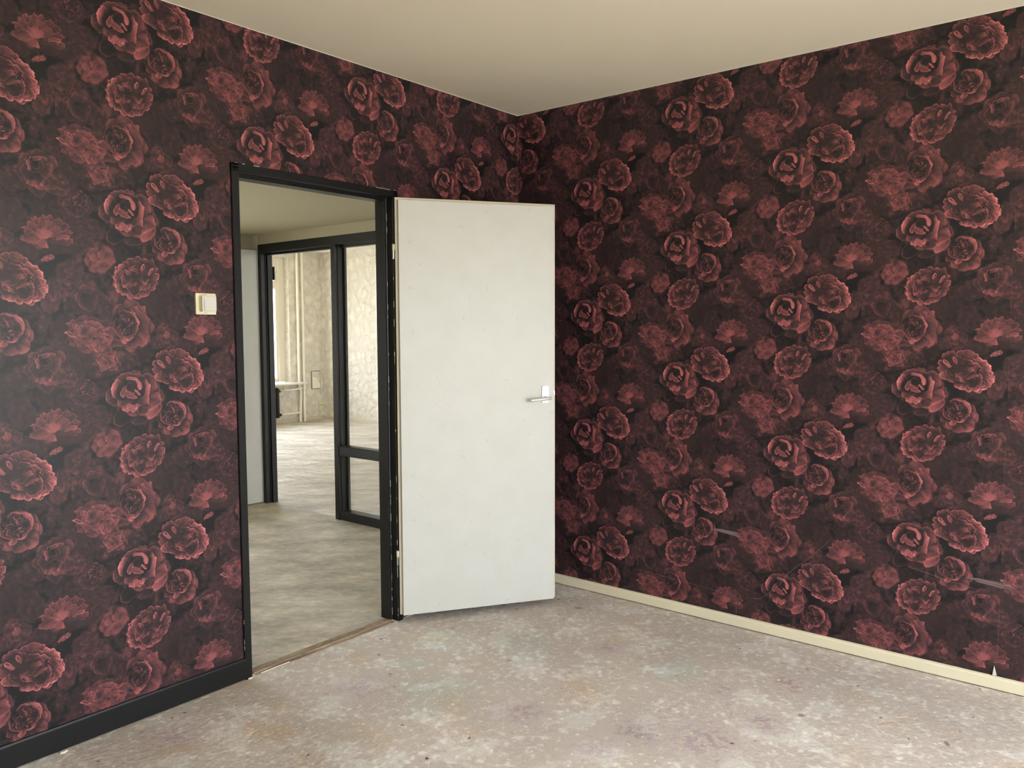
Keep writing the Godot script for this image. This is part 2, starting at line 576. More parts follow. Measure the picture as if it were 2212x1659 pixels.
func big_rose() -> void:
	ring(0.06, 0.05, 8, 0.60, 0.34, 0.32, 0.14, 0.34, 0.08, 0.09, 0.12)
	shell(-0.45, 0.68, 2.4, 0.26, 0.34, 0.03, 0.12, 0.30, 0.05, 0.05)
	shell(0.10, 0.78, 1.6, 0.24, 0.20, 0.10, 0.26, 0.08, 0.10, 0.08)
	shell(-0.78, -0.02, 3.0, 0.26, 0.20, 0.12, 0.42, 0.14, 0.06, 0.08)
	ring(0.12, 0.05, 7, 0.46, 0.33, 0.28, 0.18, 0.44, 0.10, 0.06, 0.12, 0.4)
	shell(0.55, 0.30, 0.5, 0.40, 0.36, 0.26, 0.50, 0.14, 0.07, 0.12)
	shell(0.62, 0.58, 2.5, 0.16, 0.34, 0.45, 0.66, 0.10, 0.06, 0.10)
	shell(0.40, -0.35, -0.8, 0.34, 0.34, 0.20, 0.42, 0.10, 0.06, 0.12)
	shell(-0.30, -0.52, -2.0, 0.30, 0.22, 0.18, 0.40, 0.14, 0.06, 0.10)
	shell(-0.55, -0.22, 3.4, 0.32, 0.24, 0.10, 0.66, 0.20, 0.05, 0.06)
	shell(-0.42, -0.15, 3.3, 0.28, 0.20, 0.05, 0.14, 0.05, 0.08, 0.06)
	shell(0.30, -0.10, 0.1, 0.44, 0.22, 0.26, 0.80, 0.06, 0.04, 0.14)
	shell(0.05, -0.58, -1.5, 0.34, 0.14, 0.18, 0.44, 0.14, 0.06, 0.10)
	shell(0.12, -0.15, 0.2, 0.40, 0.22, 0.05, 0.10, 0.0, 0.08, 0.06)
	shell(0.25, 0.30, 0.6, 0.30, 0.20, 0.30, 0.72, 0.10, 0.06, 0.10)
	for k in 8:      # the bright frill under the heart
		shell(-0.36 + k * 0.075, 0.40 + 0.05 * sin(k * 2.1), 1.4 + 0.4 * sin(k * 1.3), 0.10, 0.09, 0.45, 0.78, 0.12, 0.08, 0.14)
	shell(0.28, 0.50, 1.0, 0.22, 0.16, 0.20, 0.40, 0.25, 0.06, 0.10)
	# the heart: cupped petals round a dark hole
	shell(-0.10, -0.24, 1.57, 0.34, 0.34, 0.05, 0.08, 0.0, 0.08, 0.05)
	shell(-0.36, -0.14, 1.9, 0.12, 0.20, 0.36, 0.64, 0.10, 0.05, 0.05)
	shell(-0.16, 0.0, 0.35, 0.08, 0.24, 0.42, 0.58, 0.10, 0.06, 0.06)
	shell(-0.10, -0.26, 1.2, 0.19, 0.22, 0.14, 0.18, 0.30, 0.06, 0.05)
	shell(0.11, -0.36, -1.9, 0.11, 0.19, 0.70, 0.50, 0.12, 0.05, 0.04)
	shell(0.03, -0.30, -1.8, 0.05, 0.20, 0.10, 0.10, 0.0, 0.12, 0.04)
	shell(-0.08, -0.53, 0.1, 0.06, 0.20, 0.50, 0.70, 0.10, 0.08, 0.05)
	shell(0.09, -0.08, -2.2, 0.04, 0.12, 0.62, 0.66, 0.0, 0.10, 0.05)
	shell(-0.12, -0.24, 1.57, 0.11, 0.14, 0.07, 0.08, 0.0, 0.14, 0.05)
	curl(-0.10, -0.26, 0.21, 1.3, 4.3, 0.8, 0.80, 0.06)

func slim(cx: float, cy: float, ang: float, ln: float) -> void:
	shell(cx, cy, ang, ln * 0.24, ln * 0.52, 0.46, 0.76, 0.14, 0.08, 0.05)
	shell(cx + cos(ang) * ln * 0.18, cy + sin(ang) * ln * 0.18, ang, ln * 0.08, ln * 0.24, 0.28, 0.34, 0.0, 0.16, 0.05)

# a dish of scalloped petals seen aslant; the rim is bright at the +x end
func oval_carnation(hot := 1.0) -> void:
	ring(0.0, 0.0, 17, 0.74, 0.20, 0.24, 0.18, 0.44 * hot, 0.22, 0.05, 0.12)
	for k in 9:
		var a := -1.2 + k * 0.32
		shell(cos(a) * 0.74, sin(a) * 0.74, a, 0.19, 0.25, 0.24, 0.62 * hot, 0.22, 0.05, 0.12)
	ring(0.02, 0.0, 9, 0.55, 0.27, 0.25, 0.14, 0.36, 0.16, 0.06, 0.14, 0.3, 1.0, 0.4)
	ring(0.05, 0.0, 6, 0.36, 0.28, 0.24, 0.13, 0.38, 0.22, 0.06, 0.16, 0.1, 1.0, 0.6)
	ring(0.05, 0.0, 4, 0.18, 0.24, 0.22, 0.13, 0.36, 0.20, 0.06, 0.16, 0.5, 1.0, 0.8)
	for k in 9:
		var a := prng.randf() * TAU; var q := prng.randf_range(0.1, 0.6)
		shell(cos(a) * q, sin(a) * q, a + prng.randf_range(-1.4, 1.4), 0.07, 0.18, 0.34, 0.60, 0.10, 0.09, 0.12, 0.85)
	for k in 8:
		var a := prng.randf_range(-1.7, 1.7); var q := prng.randf_range(0.2, 0.6)
		curl(cos(a) * q, sin(a) * q, prng.randf_range(0.12, 0.26), a - 1.0, a + prng.randf_range(0.3, 1.2), 1.0, 0.70, 0.12)
	shell(0.42, 0.42, 0.8, 0.22, 0.20, 0.16, 0.22, 0.42, 0.05, 0.08)
	shell(-0.50, -0.02, 3.0, 0.42, 0.34, 0.18, 0.12, 0.0, 0.12, 0.10, 0.8)
	slim(-0.46, -0.22, -2.35, 0.34)
	slim(-0.62, 0.12, -2.75, 0.40)

func peony(gx: float, gy: float, gr: float) -> void:
	ring(0.03, 0.05, 8, 0.58, 0.38, 0.36, 0.26, 0.42, 0.06, 0.09, 0.11)
	ring(0.06, 0.08, 7, 0.44, 0.36, 0.34, 0.30, 0.48, 0.06, 0.08, 0.12, 0.5)
	shell(0.40, 0.42, 0.8, 0.38, 0.36, 0.26, 0.52, 0.06, 0.08, 0.12)
	shell(0.05, 0.62, 1.6, 0.36, 0.28, 0.24, 0.46, 0.06, 0.08, 0.12)
	shell(gx - gr * 0.9, gy + gr * 0.7, 2.4, 0.18, 0.24, 0.24, 0.44, 0.12, 0.07, 0.12)
	# the cup that holds the heart: bright crescents at its right and below
	shell(gx, gy, 0.0, gr * 1.12, gr * 1.12, 0.04, 0.08, 0.0, 0.08, 0.04)
	shell(gx + gr * 0.45, gy - gr * 0.15, -0.1, gr * 0.95, gr * 0.66, 0.20, 0.70, 0.10, 0.05, 0.12)
	shell(gx + gr * 0.1, gy - gr * 0.55, -1.2, gr * 0.75, gr * 0.52, 0.10, 0.50, 0.22, 0.05, 0.10)
	shell(gx - gr * 0.05, gy + gr * 0.42, 1.7, gr * 0.85, gr * 0.62, 0.20, 0.62, 0.12, 0.05, 0.12)
	shell(gx - gr * 0.5, gy + gr * 0.1, 2.7, gr * 0.60, gr * 0.55, 0.10, 0.40, 0.20, 0.06, 0.10)
	shell(gx - gr * 0.25, gy + gr * 1.05, 1.75, gr * 0.30, gr * 0.22, 0.46, 0.66, 0.1, 0.08, 0.08)
	shell(gx, gy - gr * 0.06, 0.0, gr * 0.84, gr * 0.84, 0.05, 0.08, 0.0, 0.06, 0.05)
	for k in 46:
		var a := prng.randf() * TAU; var q := gr * sqrt(prng.randf()) * 0.72
		shell(gx + cos(a) * q, gy - gr * 0.05 + sin(a) * q, a + prng.randf_range(-1.6, 1.6), gr * prng.randf_range(0.10, 0.22), gr * prng.randf_range(0.08, 0.18), 0.08, 0.28, 0.30, 0.10, 0.18)
	for k in 10:
		var a := prng.randf() * TAU; var q := gr * prng.randf_range(0.1, 0.65)
		curl(gx + cos(a) * q, gy + sin(a) * q, gr * prng.randf_range(0.10, 0.20), a, a + prng.randf_range(1.5, 3.0), 0.7, 0.76, 0.15)
	curl(gx, gy, gr * 1.00, -1.6, 0.4, 1.2, 0.74, 0.03)

func soft_carnation() -> void:
	ring(0.0, 0.05, 11, 0.66, 0.30, 0.32, 0.26, 0.36, 0.06, 0.09, 0.16)
	ring(0.0, 0.05, 8, 0.46, 0.30, 0.30, 0.26, 0.46, 0.07, 0.09, 0.18, 0.3, 0.95, 0.4)
	ring(0.0, 0.08, 5, 0.26, 0.28, 0.28, 0.26, 0.54, 0.08, 0.10, 0.20, 0.1, 0.9, 0.7)
	for k in 12:
		var a := prng.randf() * TAU; var q := sqrt(prng.randf()) * 0.62
		shell(cos(a) * q, 0.05 + sin(a) * q, a + prng.randf_range(-0.8, 0.8), 0.07, 0.22, 0.36, 0.62, 0.06, 0.16, 0.16, 0.75)
	for k in 6:
		var a := prng.randf() * TAU; var q := prng.randf_range(0.1, 0.5)
		curl(cos(a) * q, 0.05 + sin(a) * q, prng.randf_range(0.14, 0.26), a - 0.8, a + 0.9, 1.0, 0.66, 0.12)

# a ruffled fan opening upwards from a pale foot
func fan_carnation() -> void:
	for k in 10:
		var a := -PI + 0.08 + k * 0.33
		shell(cos(a) * 0.62, 0.40 + sin(a) * 0.92, a, 0.21, 0.40, 0.30, 0.40, 0.12, 0.07, 0.16)
	for k in 9:
		var a := -PI + 0.2 + k * 0.34
		shell(cos(a) * 0.42, 0.36 + sin(a) * 0.62, a, 0.18, 0.34, 0.38, 0.36, 0.10, 0.08, 0.18, 0.9)
	shell(-0.58, 0.30, 2.95, 0.28, 0.40, 0.46, 0.34, 0.10, 0.08, 0.10)
	shell(0.30, 0.62, 0.5, 0.34, 0.42, 0.24, 0.20, 0.0, 0.12, 0.14, 0.8)
	for k in 7:
		var a := -2.5 + k * 0.28
		shell(-0.12 + cos(a) * 0.24, 0.36 + sin(a) * 0.36, a, 0.11, 0.24, 0.66, 0.44, 0.06, 0.14, 0.16, 0.8)
	shell(0.56, 0.16, -0.3, 0.11, 0.28, 0.44, 0.60, 0.14, 0.08, 0.06)
	shell(-0.22, 0.52, 2.0, 0.24, 0.16, 0.56, 0.52, 0.05, 0.12, 0.12)

func small_rose() -> void:
	ring(0.05, 0.08, 8, 0.58, 0.34, 0.32, 0.18, 0.34, 0.08, 0.11, 0.14, 0.0, 0.9)
	ring(0.05, 0.08, 7, 0.42, 0.30, 0.26, 0.18, 0.42, 0.12, 0.08, 0.14, 0.4)
	shell(0.32, 0.0, 0.3, 0.36, 0.24, 0.16, 0.44, 0.12, 0.08, 0.12)
	for k in 9:
		shell(-0.36 + k * 0.09, 0.52 + 0.06 * sin(k * 1.7), 1.5 + 0.5 * sin(k * 2.3), 0.12, 0.10, 0.36, 0.58, 0.08, 0.12, 0.16, 0.85)
	shell(-0.08, -0.18, 0.0, 0.36, 0.34, 0.10, 0.22, 0.10, 0.08, 0.08)
	shell(-0.30, -0.14, 2.7, 0.20, 0.12, 0.24, 0.56, 0.14, 0.07, 0.08)
	shell(-0.02, -0.42, -0.4, 0.10, 0.20, 0.34, 0.62, 0.10, 0.07, 0.06)
	shell(-0.04, -0.12, 0.3, 0.20, 0.20, 0.05, 0.07, 0.2, 0.08, 0.06)
	curl(-0.06, -0.16, 0.16, -0.6, 2.6, 0.8, 0.60, 0.06)
	curl(-0.08, -0.22, 0.27, 3.3, 5.4, 0.9, 0.76, 0.05)

func dim_rose(hot: float) -> void:
	ring(0.0, 0.05, 7, 0.58, 0.36, 0.34, 0.17, 0.22 + 0.16 * hot, 0.08, 0.13, 0.14, 0.0, 0.8)
	ring(0.0, 0.0, 6, 0.38, 0.32, 0.26, 0.15, 0.24 + 0.17 * hot, 0.11, 0.10, 0.12, 0.3, 0.8)
	shell(0.0, 0.0, 0.0, 0.30, 0.30, 0.05, 0.10, 0.1, 0.12, 0.08, 0.8)
	curl(0.0, -0.02, 0.28, 3.0, 6.0, 1.0, 0.22 + 0.28 * hot, 0.05)
	curl(0.02, 0.0, 0.20, -0.4, 2.2, 0.9, 0.20 + 0.22 * hot, 0.05)

func fist(hot: float) -> void:
	ring(0.0, 0.0, 7, 0.48, 0.42, 0.40, 0.29 * hot, 0.43 * hot, 0.07, 0.17, 0.13, 0.0, 0.8)
	for k in 8:
		var a := prng.randf() * TAU
		shell(cos(a) * 0.3, sin(a) * 0.3, prng.randf() * TAU, 0.24, 0.26, 0.26 * hot, 0.53 * hot, 0.10, 0.17, 0.16, 0.65)

func dahlia() -> void:
	ring(0.0, 0.1, 8, 0.58, 0.30, 0.28, 0.18, 0.36, 0.08, 0.11, 0.14, 0.0, 0.8)
	shell(0, 0, 0, 0.6, 0.6, 0.09, 0.12, 0.0, 0.1, 0.08)
	for k in 34:
		var a := prng.randf() * TAU; var q := sqrt(prng.randf()) * 0.58
		shell(cos(a) * q, sin(a) * q, a + prng.randf_range(-1.4, 1.4), 0.13, 0.11, 0.11, 0.36, 0.28, 0.11, 0.16)
	for k in 8:
		var a := prng.randf() * TAU
		curl(cos(a) * 0.4, sin(a) * 0.4, 0.13, a, a + 2.2, 0.6, 0.62, 0.1)

func rose_material() -> StandardMaterial3D:
	prng.seed = 5
	pn = noise(71, 0.05, 3)
	T.resize(TW * TH)
	var cl := noise(72, 0.008, 4).get_seamless_image(TW, TH).get_data()
	var cl2 := noise(73, 0.03, 4).get_seamless_image(TW, TH).get_data()
	WX.resize(TW * TH); WY.resize(TW * TH)
	var w1 := noise(74, 0.016, 3).get_seamless_image(TW, TH).get_data()
	var w2 := noise(75, 0.016, 3).get_seamless_image(TW, TH).get_data()
	for i in TW * TH:
		WX[i] = (w1[i] / 255.0 - 0.5) * 15.0
		WY[i] = (w2[i] / 255.0 - 0.5) * 15.0
		T[i] = clampf(0.06 + (cl[i] / 255.0 - 0.45) * 0.75 + (cl2[i] / 255.0 - 0.5) * 0.26, 0.0, 0.36)
	# dim blooms of the ground first, then the lit ones
	for q in [[0.63, -0.50, 0.085, 0.085, 0.5], [0.93, 0.47, 0.07, 0.06, 0.4], [0.66, 0.46, 0.08, 0.07, 0.35], [0.10, -0.20, 0.06, 0.05, 0.6], [0.36, -0.28, 0.05, 0.05, 0.3], [1.0, -0.17, 0.06, 0.05, 0.4], [0.50, 0.21, 0.05, 0.04, 0.3], [0.08, 0.14, 0.06, 0.05, 0.5], [0.02, 0.22, 0.04, 0.035, 0.6], [0.20, -0.16, 0.045, 0.03, 0.6], [0.75, -0.42, 0.05, 0.05, 0.55], [0.80, 0.23, 0.05, 0.035, 0.5], [0.30, 0.14, 0.04, 0.04, 0.55], [0.98, -0.22, 0.04, 0.04, 0.6], [0.13, -0.43, 0.05, 0.04, 0.55], [0.60, -0.30, 0.04, 0.05, 0.5], [0.74, 0.40, 0.06, 0.05, 0.5]]:
		flower(q[0], q[1], q[2], q[3], prng.randf() * 6.0); fist(q[4])
	flower(0.055, -0.36, 0.045, 0.045); dim_rose(0.5)
	flower(0.93, -0.01, 0.040, 0.058); fist(0.85)
	flower(0.95, 0.05, 0.030, 0.034); fist(0.7)
	flower(1.04, 0.12, 0.055, 0.045); fist(0.7)
	flower(0.66, 0.285, 0.050, 0.045); fist(0.75)
	flower(0.585, 0.25, 0.030, 0.028); fist(0.7)
	flower(0.655, 0.29, 0.014, 0.016); fist(1.3)
	flower(0.145, 0.492, 0.062, 0.072, -0.15); dim_rose(0.75)
	flower(0.27, 0.43, 0.040, 0.035); fist(0.6)
	flower(0.15, -0.13, 0.060, 0.036, 0.1); fist(0.6)
	flower(0.229, -0.293, 0.052, 0.060, 0.3); fist(1.15)
	flower(0.09, -0.03, 0.060, 0.058); dim_rose(0.4)
	flower(0.121, 0.007, 0.046, 0.042); dahlia()
	flower(0.255, 0.165, 0.052, 0.042, 0.4); soft_carnation()
	flower(0.885, -0.365, 0.078, 0.083); small_rose()
	flower(0.99, -0.43, 0.050, 0.040); fist(0.8)
	flower(0.930, 0.320, 0.080, 0.068); fan_carnation()
	flower(0.928, 0.192, 0.026, 0.012, -0.4); fist(1.4)
	flower(0.410, 0.355, 0.084, 0.098); peony(-0.20, 0.04, 0.52)
	flower(0.165, 0.300, 0.094, 0.070, 0.30); soft_carnation()
	slim(-0.52, -0.06, -2.3, 0.36); slim(-0.68, 0.30, 3.25, 0.44)
	flower(0.693, -0.200, 0.076, 0.075); peony(-0.10, -0.26, 0.60)
	flower(0.424, -0.042, 0.108, 0.110); big_rose()
	flower(0.728, 0.086, 0.108, 0.078, 0.52); oval_carnation(1.15)
	flower(0.462, -0.385, 0.088, 0.074, -0.60, true); oval_carnation(1.0)
	# from tone to ink
	var ink := [Color(0.098, 0.094, 0.102), Color(0.235, 0.165, 0.172), Color(0.475, 0.265, 0.272), Color(0.70, 0.395, 0.395), Color(0.86, 0.55, 0.54)]
	var lut := PackedByteArray()
	for k in 256:
		var t := k / 255.0 * 4.0
		var i := mini(int(t), 3)
		var c: Color = ink[i].lerp(ink[i + 1], t - i)
		lut.append(int(c.r * 255)); lut.append(int(c.g * 255)); lut.append(int(c.b * 255))
	var out := PackedByteArray(); out.resize(TW * TH * 3)
	for i in TW * TH:
		var k := clampi(int((T[i] + (cl2[i] / 255.0 - 0.5) * 0.04) * 255.0), 0, 255) * 3
		out[i * 3] = lut[k]; out[i * 3 + 1] = lut[k + 1]; out[i * 3 + 2] = lut[k + 2]
	var m := smat(Color.WHITE, 0.42, 0.38)
	m.albedo_texture = tex(Image.create_from_data(TW, TH, false, Image.FORMAT_RGB8, out))
	return m

# one drop of paper on a wall: rects are [s0, s1, y0, y1] along the wall
func drop(wall: Node3D, rects: Array, seam: float, y0: float, along_x: bool) -> void:
	var st := begin()
	for q in rects:
		var s0: float = q[0]; var s1: float = q[1]; var ya: float = q[2]; var yb: float = q[3]
		var front := 0.0012
		var c := []
		for k in [[s0, ya], [s1, ya], [s1, yb], [s0, yb]]:
			c.append(k)
		var ps := []
		for depth in [front, 0.0002]:
			for k in c:
				ps.append(Vector3(k[0], k[1], depth) if along_x else Vector3(-depth, k[1], k[0]))
		var uv := []
		for k in c:
			uv.append(Vector2((k[0] - seam) / SW, 0.5 - (k[1] - y0) / RP))
		var n := Vector3(0, 0, 1) if along_x else Vector3(-1, 0, 0)
		var faces := [[3, 2, 1, 0]]
		for k in 4:
			var k2 := (k + 1) % 4
			faces.append([k, k2, k2 + 4, k + 4])
		for fc in faces:
			for j in [0, 1, 2, 0, 2, 3]:
				var id: int = fc[j]
				st.set_uv(uv[id % 4])
				st.add_vertex(ps[id])
	obj("wallpaper_strip", st, M.roses, wall)

# ------------------------------------------------------------------ the bedroom
func build_bedroom() -> void:
	# floor with UVs laid in metres
	var st := begin()
	var x0 := -4.3; var x1 := 0.0; var z0 := -0.03; var z1 := 4.1
	var pts := [Vector3(x0, 0, z0), Vector3(x1, 0, z0), Vector3(x1, 0, z1), Vector3(x0, 0, z1)]
	for j in [0, 1, 2, 0, 2, 3]:
		st.set_uv(Vector2((pts[j].x + 2.8) / 2.8, (pts[j].z + 0.2) / 2.8))
		st.add_vertex(pts[j])
	box(st, Vector3(x0 - 0.2, -0.2, z0), Vector3(x1 + 0.27, -0.001, z1 + 0.2))
	var o := obj("floor", st, M.floor)
	tag(o, "bare bedroom screed floor with paint spatters, tan and violet stains", "floor", "", "structure")
	st = begin()
	box(st, Vector3(-4.5, 2.6, -0.076), Vector3(0.19, 2.75, 4.3))
	o = obj("ceiling", st, M.ceiling)
	tag(o, "plain beige bedroom ceiling above the rose wallpaper", "ceiling", "", "structure")

	# left wall with the doorway
	var wl := thing("wall_left", "left wall papered with dark red roses, pierced by the doorway", "wall", Vector3.ZERO, "", "structure")
	st = begin()
	box(st, Vector3(-4.5, 0, -0.076), Vector3(-1.775, 2.6, 0))
	box(st, Vector3(-0.945, 0, -0.076), Vector3(0.19, 2.6, 0))
	box(st, Vector3(-1.775, 2.04, -0.076), Vector3(-0.945, 2.6, 0))
	obj("plaster", st, M.plaster, wl)
	var seam := -2.422; var y0 := 0.577
	for k in range(-4, 5):
		var s := seam + k * SW
		var yy := y0 + (RP * 0.5 if posmod(k, 2) == 1 else 0.0)
		var a := maxf(s + 0.0001, -4.298); var b := minf(s + SW - 0.0001, -0.0015)
		if b <= a:
			continue
		var rects := []
		if b < -1.79 or a > -0.925:
			rects = [[a, b, 0.002, 2.597]]
		else:
			if a < -1.786:
				rects.append([a, -1.786, 0.002, 2.597])
			if b > -0.93:
				rects.append([-0.93, b, 0.002, 2.597])
			rects.append([maxf(a, -1.786), minf(b, -0.93), 2.055, 2.597])
		drop(wl, rects, s, yy, true)

	# right wall
	var wr := thing("wall_right", "right wall papered with dark red roses, scuffed low down", "wall", Vector3.ZERO, "", "structure")
	st = begin()
	box(st, Vector3(0, 0, 0), Vector3(0.27, 2.6, 4.3))
	obj("plaster", st, M.plaster, wr)
	seam = 1.852; y0 = 0.556
	for k in range(-4, 5):
		var s := seam + k * SW
		var yy := y0 + (RP * 0.5 if posmod(k, 2) == 1 else 0.0)
		var a := maxf(s + 0.0001, 0.0015); var b := minf(s + SW - 0.0001, 4.098)
		if b > a:
			drop(wr, [[a, b, 0.002, 2.597]], s, yy, false)
	scuffs(wr)

	# the walls behind the camera: a wide window gives the light
	var wb := thing("wall_back", "window wall of the bedroom behind the viewer", "wall", Vector3.ZERO, "", "structure")
	st = begin()
	var wx0 := -3.5; var wx1 := -0.55; var wy0 := 0.25; var wy1 := 2.14
	box(st, Vector3(-4.5, 0, 4.1), Vector3(wx0, 2.6, 4.3))
	box(st, Vector3(wx1, 0, 4.1), Vector3(0.27, 2.6, 4.3))
	box(st, Vector3(wx0, 0, 4.1), Vector3(wx1, wy0, 4.3))
	box(st, Vector3(wx0, wy1, 4.1), Vector3(wx1, 2.6, 4.3))
	obj("plaster", st, M.plaster, wb)
	var wn := thing("window_1", "wide bedroom window behind the viewer", "window", Vector3.ZERO, "", "structure")
	window(wn, wx0, wx1, wy0, wy1, 4.2, [0.5], 1.0)
	var ws := thing("wall_side", "plain bedroom wall at the viewer's side", "wall", Vector3.ZERO, "", "structure")
	st = begin()
	box(st, Vector3(-4.5, 0, 0), Vector3(-4.3, 2.6, 4.3))
	obj("plaster", st, M.plaster, ws)

	# skirtings
	st = begin()
	var prof := PackedVector2Array([Vector2(0, 0.004), Vector2(0.012, 0.004), Vector2(0.012, 0.082), Vector2(0.009, 0.088), Vector2(0, 0.088)])
	prism(st, prof, Vector3(-4.3, 0, 0.0012), Vector3(0, 0, 1), Vector3.UP, Vector3(4.3 - 1.790, 0, 0))
	o = obj("baseboard_left", st, M.black)
	tag(o, "flat black skirting board under the left rose wallpaper", "skirting", "", "structure")
	st = begin()
	prof = PackedVector2Array([Vector2(0, 0.006), Vector2(0.014, 0.006), Vector2(0.014, 0.044), Vector2(0.011, 0.050), Vector2(0.004, 0.054), Vector2(0, 0.054)])
	prism(st, prof, Vector3(-0.0012, 0, 0.002), Vector3(-1, 0, 0), Vector3.UP, Vector3(0, 0, 4.09))
	o = obj("baseboard_right", st, M.cream)
	tag(o, "narrow cream skirting board under the right rose wallpaper", "skirting", "", "structure")

func window(o: Node3D, x0: float, x1: float, y0: float, y1: float, z: float, muls: Array, dir: float) -> void:
	var st := begin()
	var w := 0.06
	box(st, Vector3(x0, y0, z - 0.04), Vector3(x0 + w, y1, z + 0.04), 0.004)
	box(st, Vector3(x1 - w, y0, z - 0.04), Vector3(x1, y1, z + 0.04), 0.004)
	box(st, Vector3(x0 + w, y0, z - 0.04), Vector3(x1 - w, y0 + w, z + 0.04), 0.004)
	box(st, Vector3(x0 + w, y1 - w, z - 0.04), Vector3(x1 - w, y1, z + 0.04), 0.004)
	obj("window_frame", st, M.window, o)
	var xs := [x0 + w]
	for q in muls:
		var xm: float = lerpf(x0, x1, q)
		st = begin()
		box(st, Vector3(xm - 0.035, y0 + w, z - 0.035), Vector3(xm + 0.035, y1 - w, z + 0.035), 0.004)
		obj("mullion", st, M.window, o)
		xs.append(xm - 0.035); xs.append(xm + 0.035)
	xs.append(x1 - w)
	for k in range(0, xs.size(), 2):
		st = begin()
		box(st, Vector3(xs[k], y0 + w, z - 0.002), Vector3(xs[k + 1], y1 - w, z + 0.002))
		obj("pane", st, M.glass, o)

# scratches, rubbed streaks and a torn flap low on the right wall
func scuffs(wr: Node3D) -> void:
	var lines := [
		[Vector3(0, 0.48, 1.739), Vector3(0, 0.40, 1.665), Vector3(0, 0.30, 1.56), Vector3(0, 0.235, 1.52), Vector3(0, 0.19, 1.47), Vector3(0, 0.158, 1.435), Vector3(0, 0.150, 1.39)],
		[Vector3(0, 0.170, 0.764), Vector3(0, 0.176, 0.82), Vector3(0, 0.170, 0.90), Vector3(0, 0.166, 1.0)],
		[Vector3(0, 0.168, 0.92), Vector3(0, 0.160, 1.10), Vector3(0, 0.149, 1.248), Vector3(0, 0.152, 1.318)],
		[Vector3(0, 0.152, 1.318), Vector3(0, 0.06, 1.320)],
		[Vector3(0, 0.430, 2.06), Vector3(0, 0.40, 2.20), Vector3(0, 0.385, 2.30)],
		[Vector3(0, 0.447, 0.66), Vector3(0, 0.452, 0.70), Vector3(0, 0.441, 0.735)]]
	for l in lines:
		var st := begin()
		var p := PackedVector3Array()
		for k in l.size() - 1:
			for j in 4:
				var q: Vector3 = l[k].lerp(l[k + 1], j / 4.0)
				p.append(q + Vector3(-0.0013, rng.randf_range(-0.002, 0.002), 0))
		p.append(l[-1] + Vector3(-0.0013, 0, 0))
		tube(st, p, 0.0006, 5)
		obj("scratch", st, M.scratch, wr)
	for l in [[Vector3(0, 0.452, 1.19), Vector3(0, 0.442, 1.345), 0.011], [Vector3(0, 0.424, 2.27), Vector3(0, 0.413, 2.44), 0.013]]:
		# a rub mark: loose parallel fibres of bared paper
		var st := begin()
		var a: Vector3 = l[0]; var b: Vector3 = l[1]
		for k in 44:
			var off: float = rng.randf_range(-1, 1) * l[2]
			var t0 := rng.randf_range(0, 0.35); var t1 := rng.randf_range(0.6, 1.0)
			var p := a.lerp(b, t0) + Vector3(-0.0013, off * (0.4 + t0), 0)
			var q := a.lerp(b, t1) + Vector3(-0.0013, off * (0.4 + 0.6 * t1), 0)
			tube(st, PackedVector3Array([p, (p + q) * 0.5, q]), rng.randf_range(0.0003, 0.0006), 4)
		obj("rub_mark", st, M.scratch, wr)
	# torn flap
	var st := begin()
	var c := [Vector3(-0.003, 0.094, 2.380), Vector3(-0.004, 0.057, 2.390), Vector3(-0.012, 0.056, 2.376), Vector3(-0.008, 0.072, 2.378)]
	for k in 4:
		c.append(c[k] + Vector3(0.0008, 0, 0.0004))
	for fc in [[0, 3, 2, 1], [4, 5, 6, 7], [0, 1, 5, 4], [1, 2, 6, 5], [2, 3, 7, 6], [3, 0, 4, 7]]:
		quad(st, c[fc[0]], c[fc[1]], c[fc[2]], c[fc[3]])
	obj("torn_flap", st, M.paper_back, wr)

# ------------------------------------------------------------------ the hall
func floor_slab(called: String, label: String, m: Material, x0: float, x1: float, z0: float, z1: float, y: float, along: float) -> void:
	var st := begin()
	var e := Vector2(0.63, 0.776)     # the streaks of the screed run this way
	var pts := [Vector3(x0, y, z0), Vector3(x1, y, z0), Vector3(x1, y, z1), Vector3(x0, y, z1)]
	for j in [0, 1, 2, 0, 2, 3]:
		var p := Vector2(pts[j].x, pts[j].z)
		st.set_uv(Vector2(p.dot(e) * along, p.dot(Vector2(-e.y, e.x)) * 1.0))
		st.add_vertex(pts[j])
	box(st, Vector3(x0, -0.2, z0), Vector3(x1, y - 0.001, z1))
	var o := obj(called, st, m)
	tag(o, label, "floor", "", "structure")

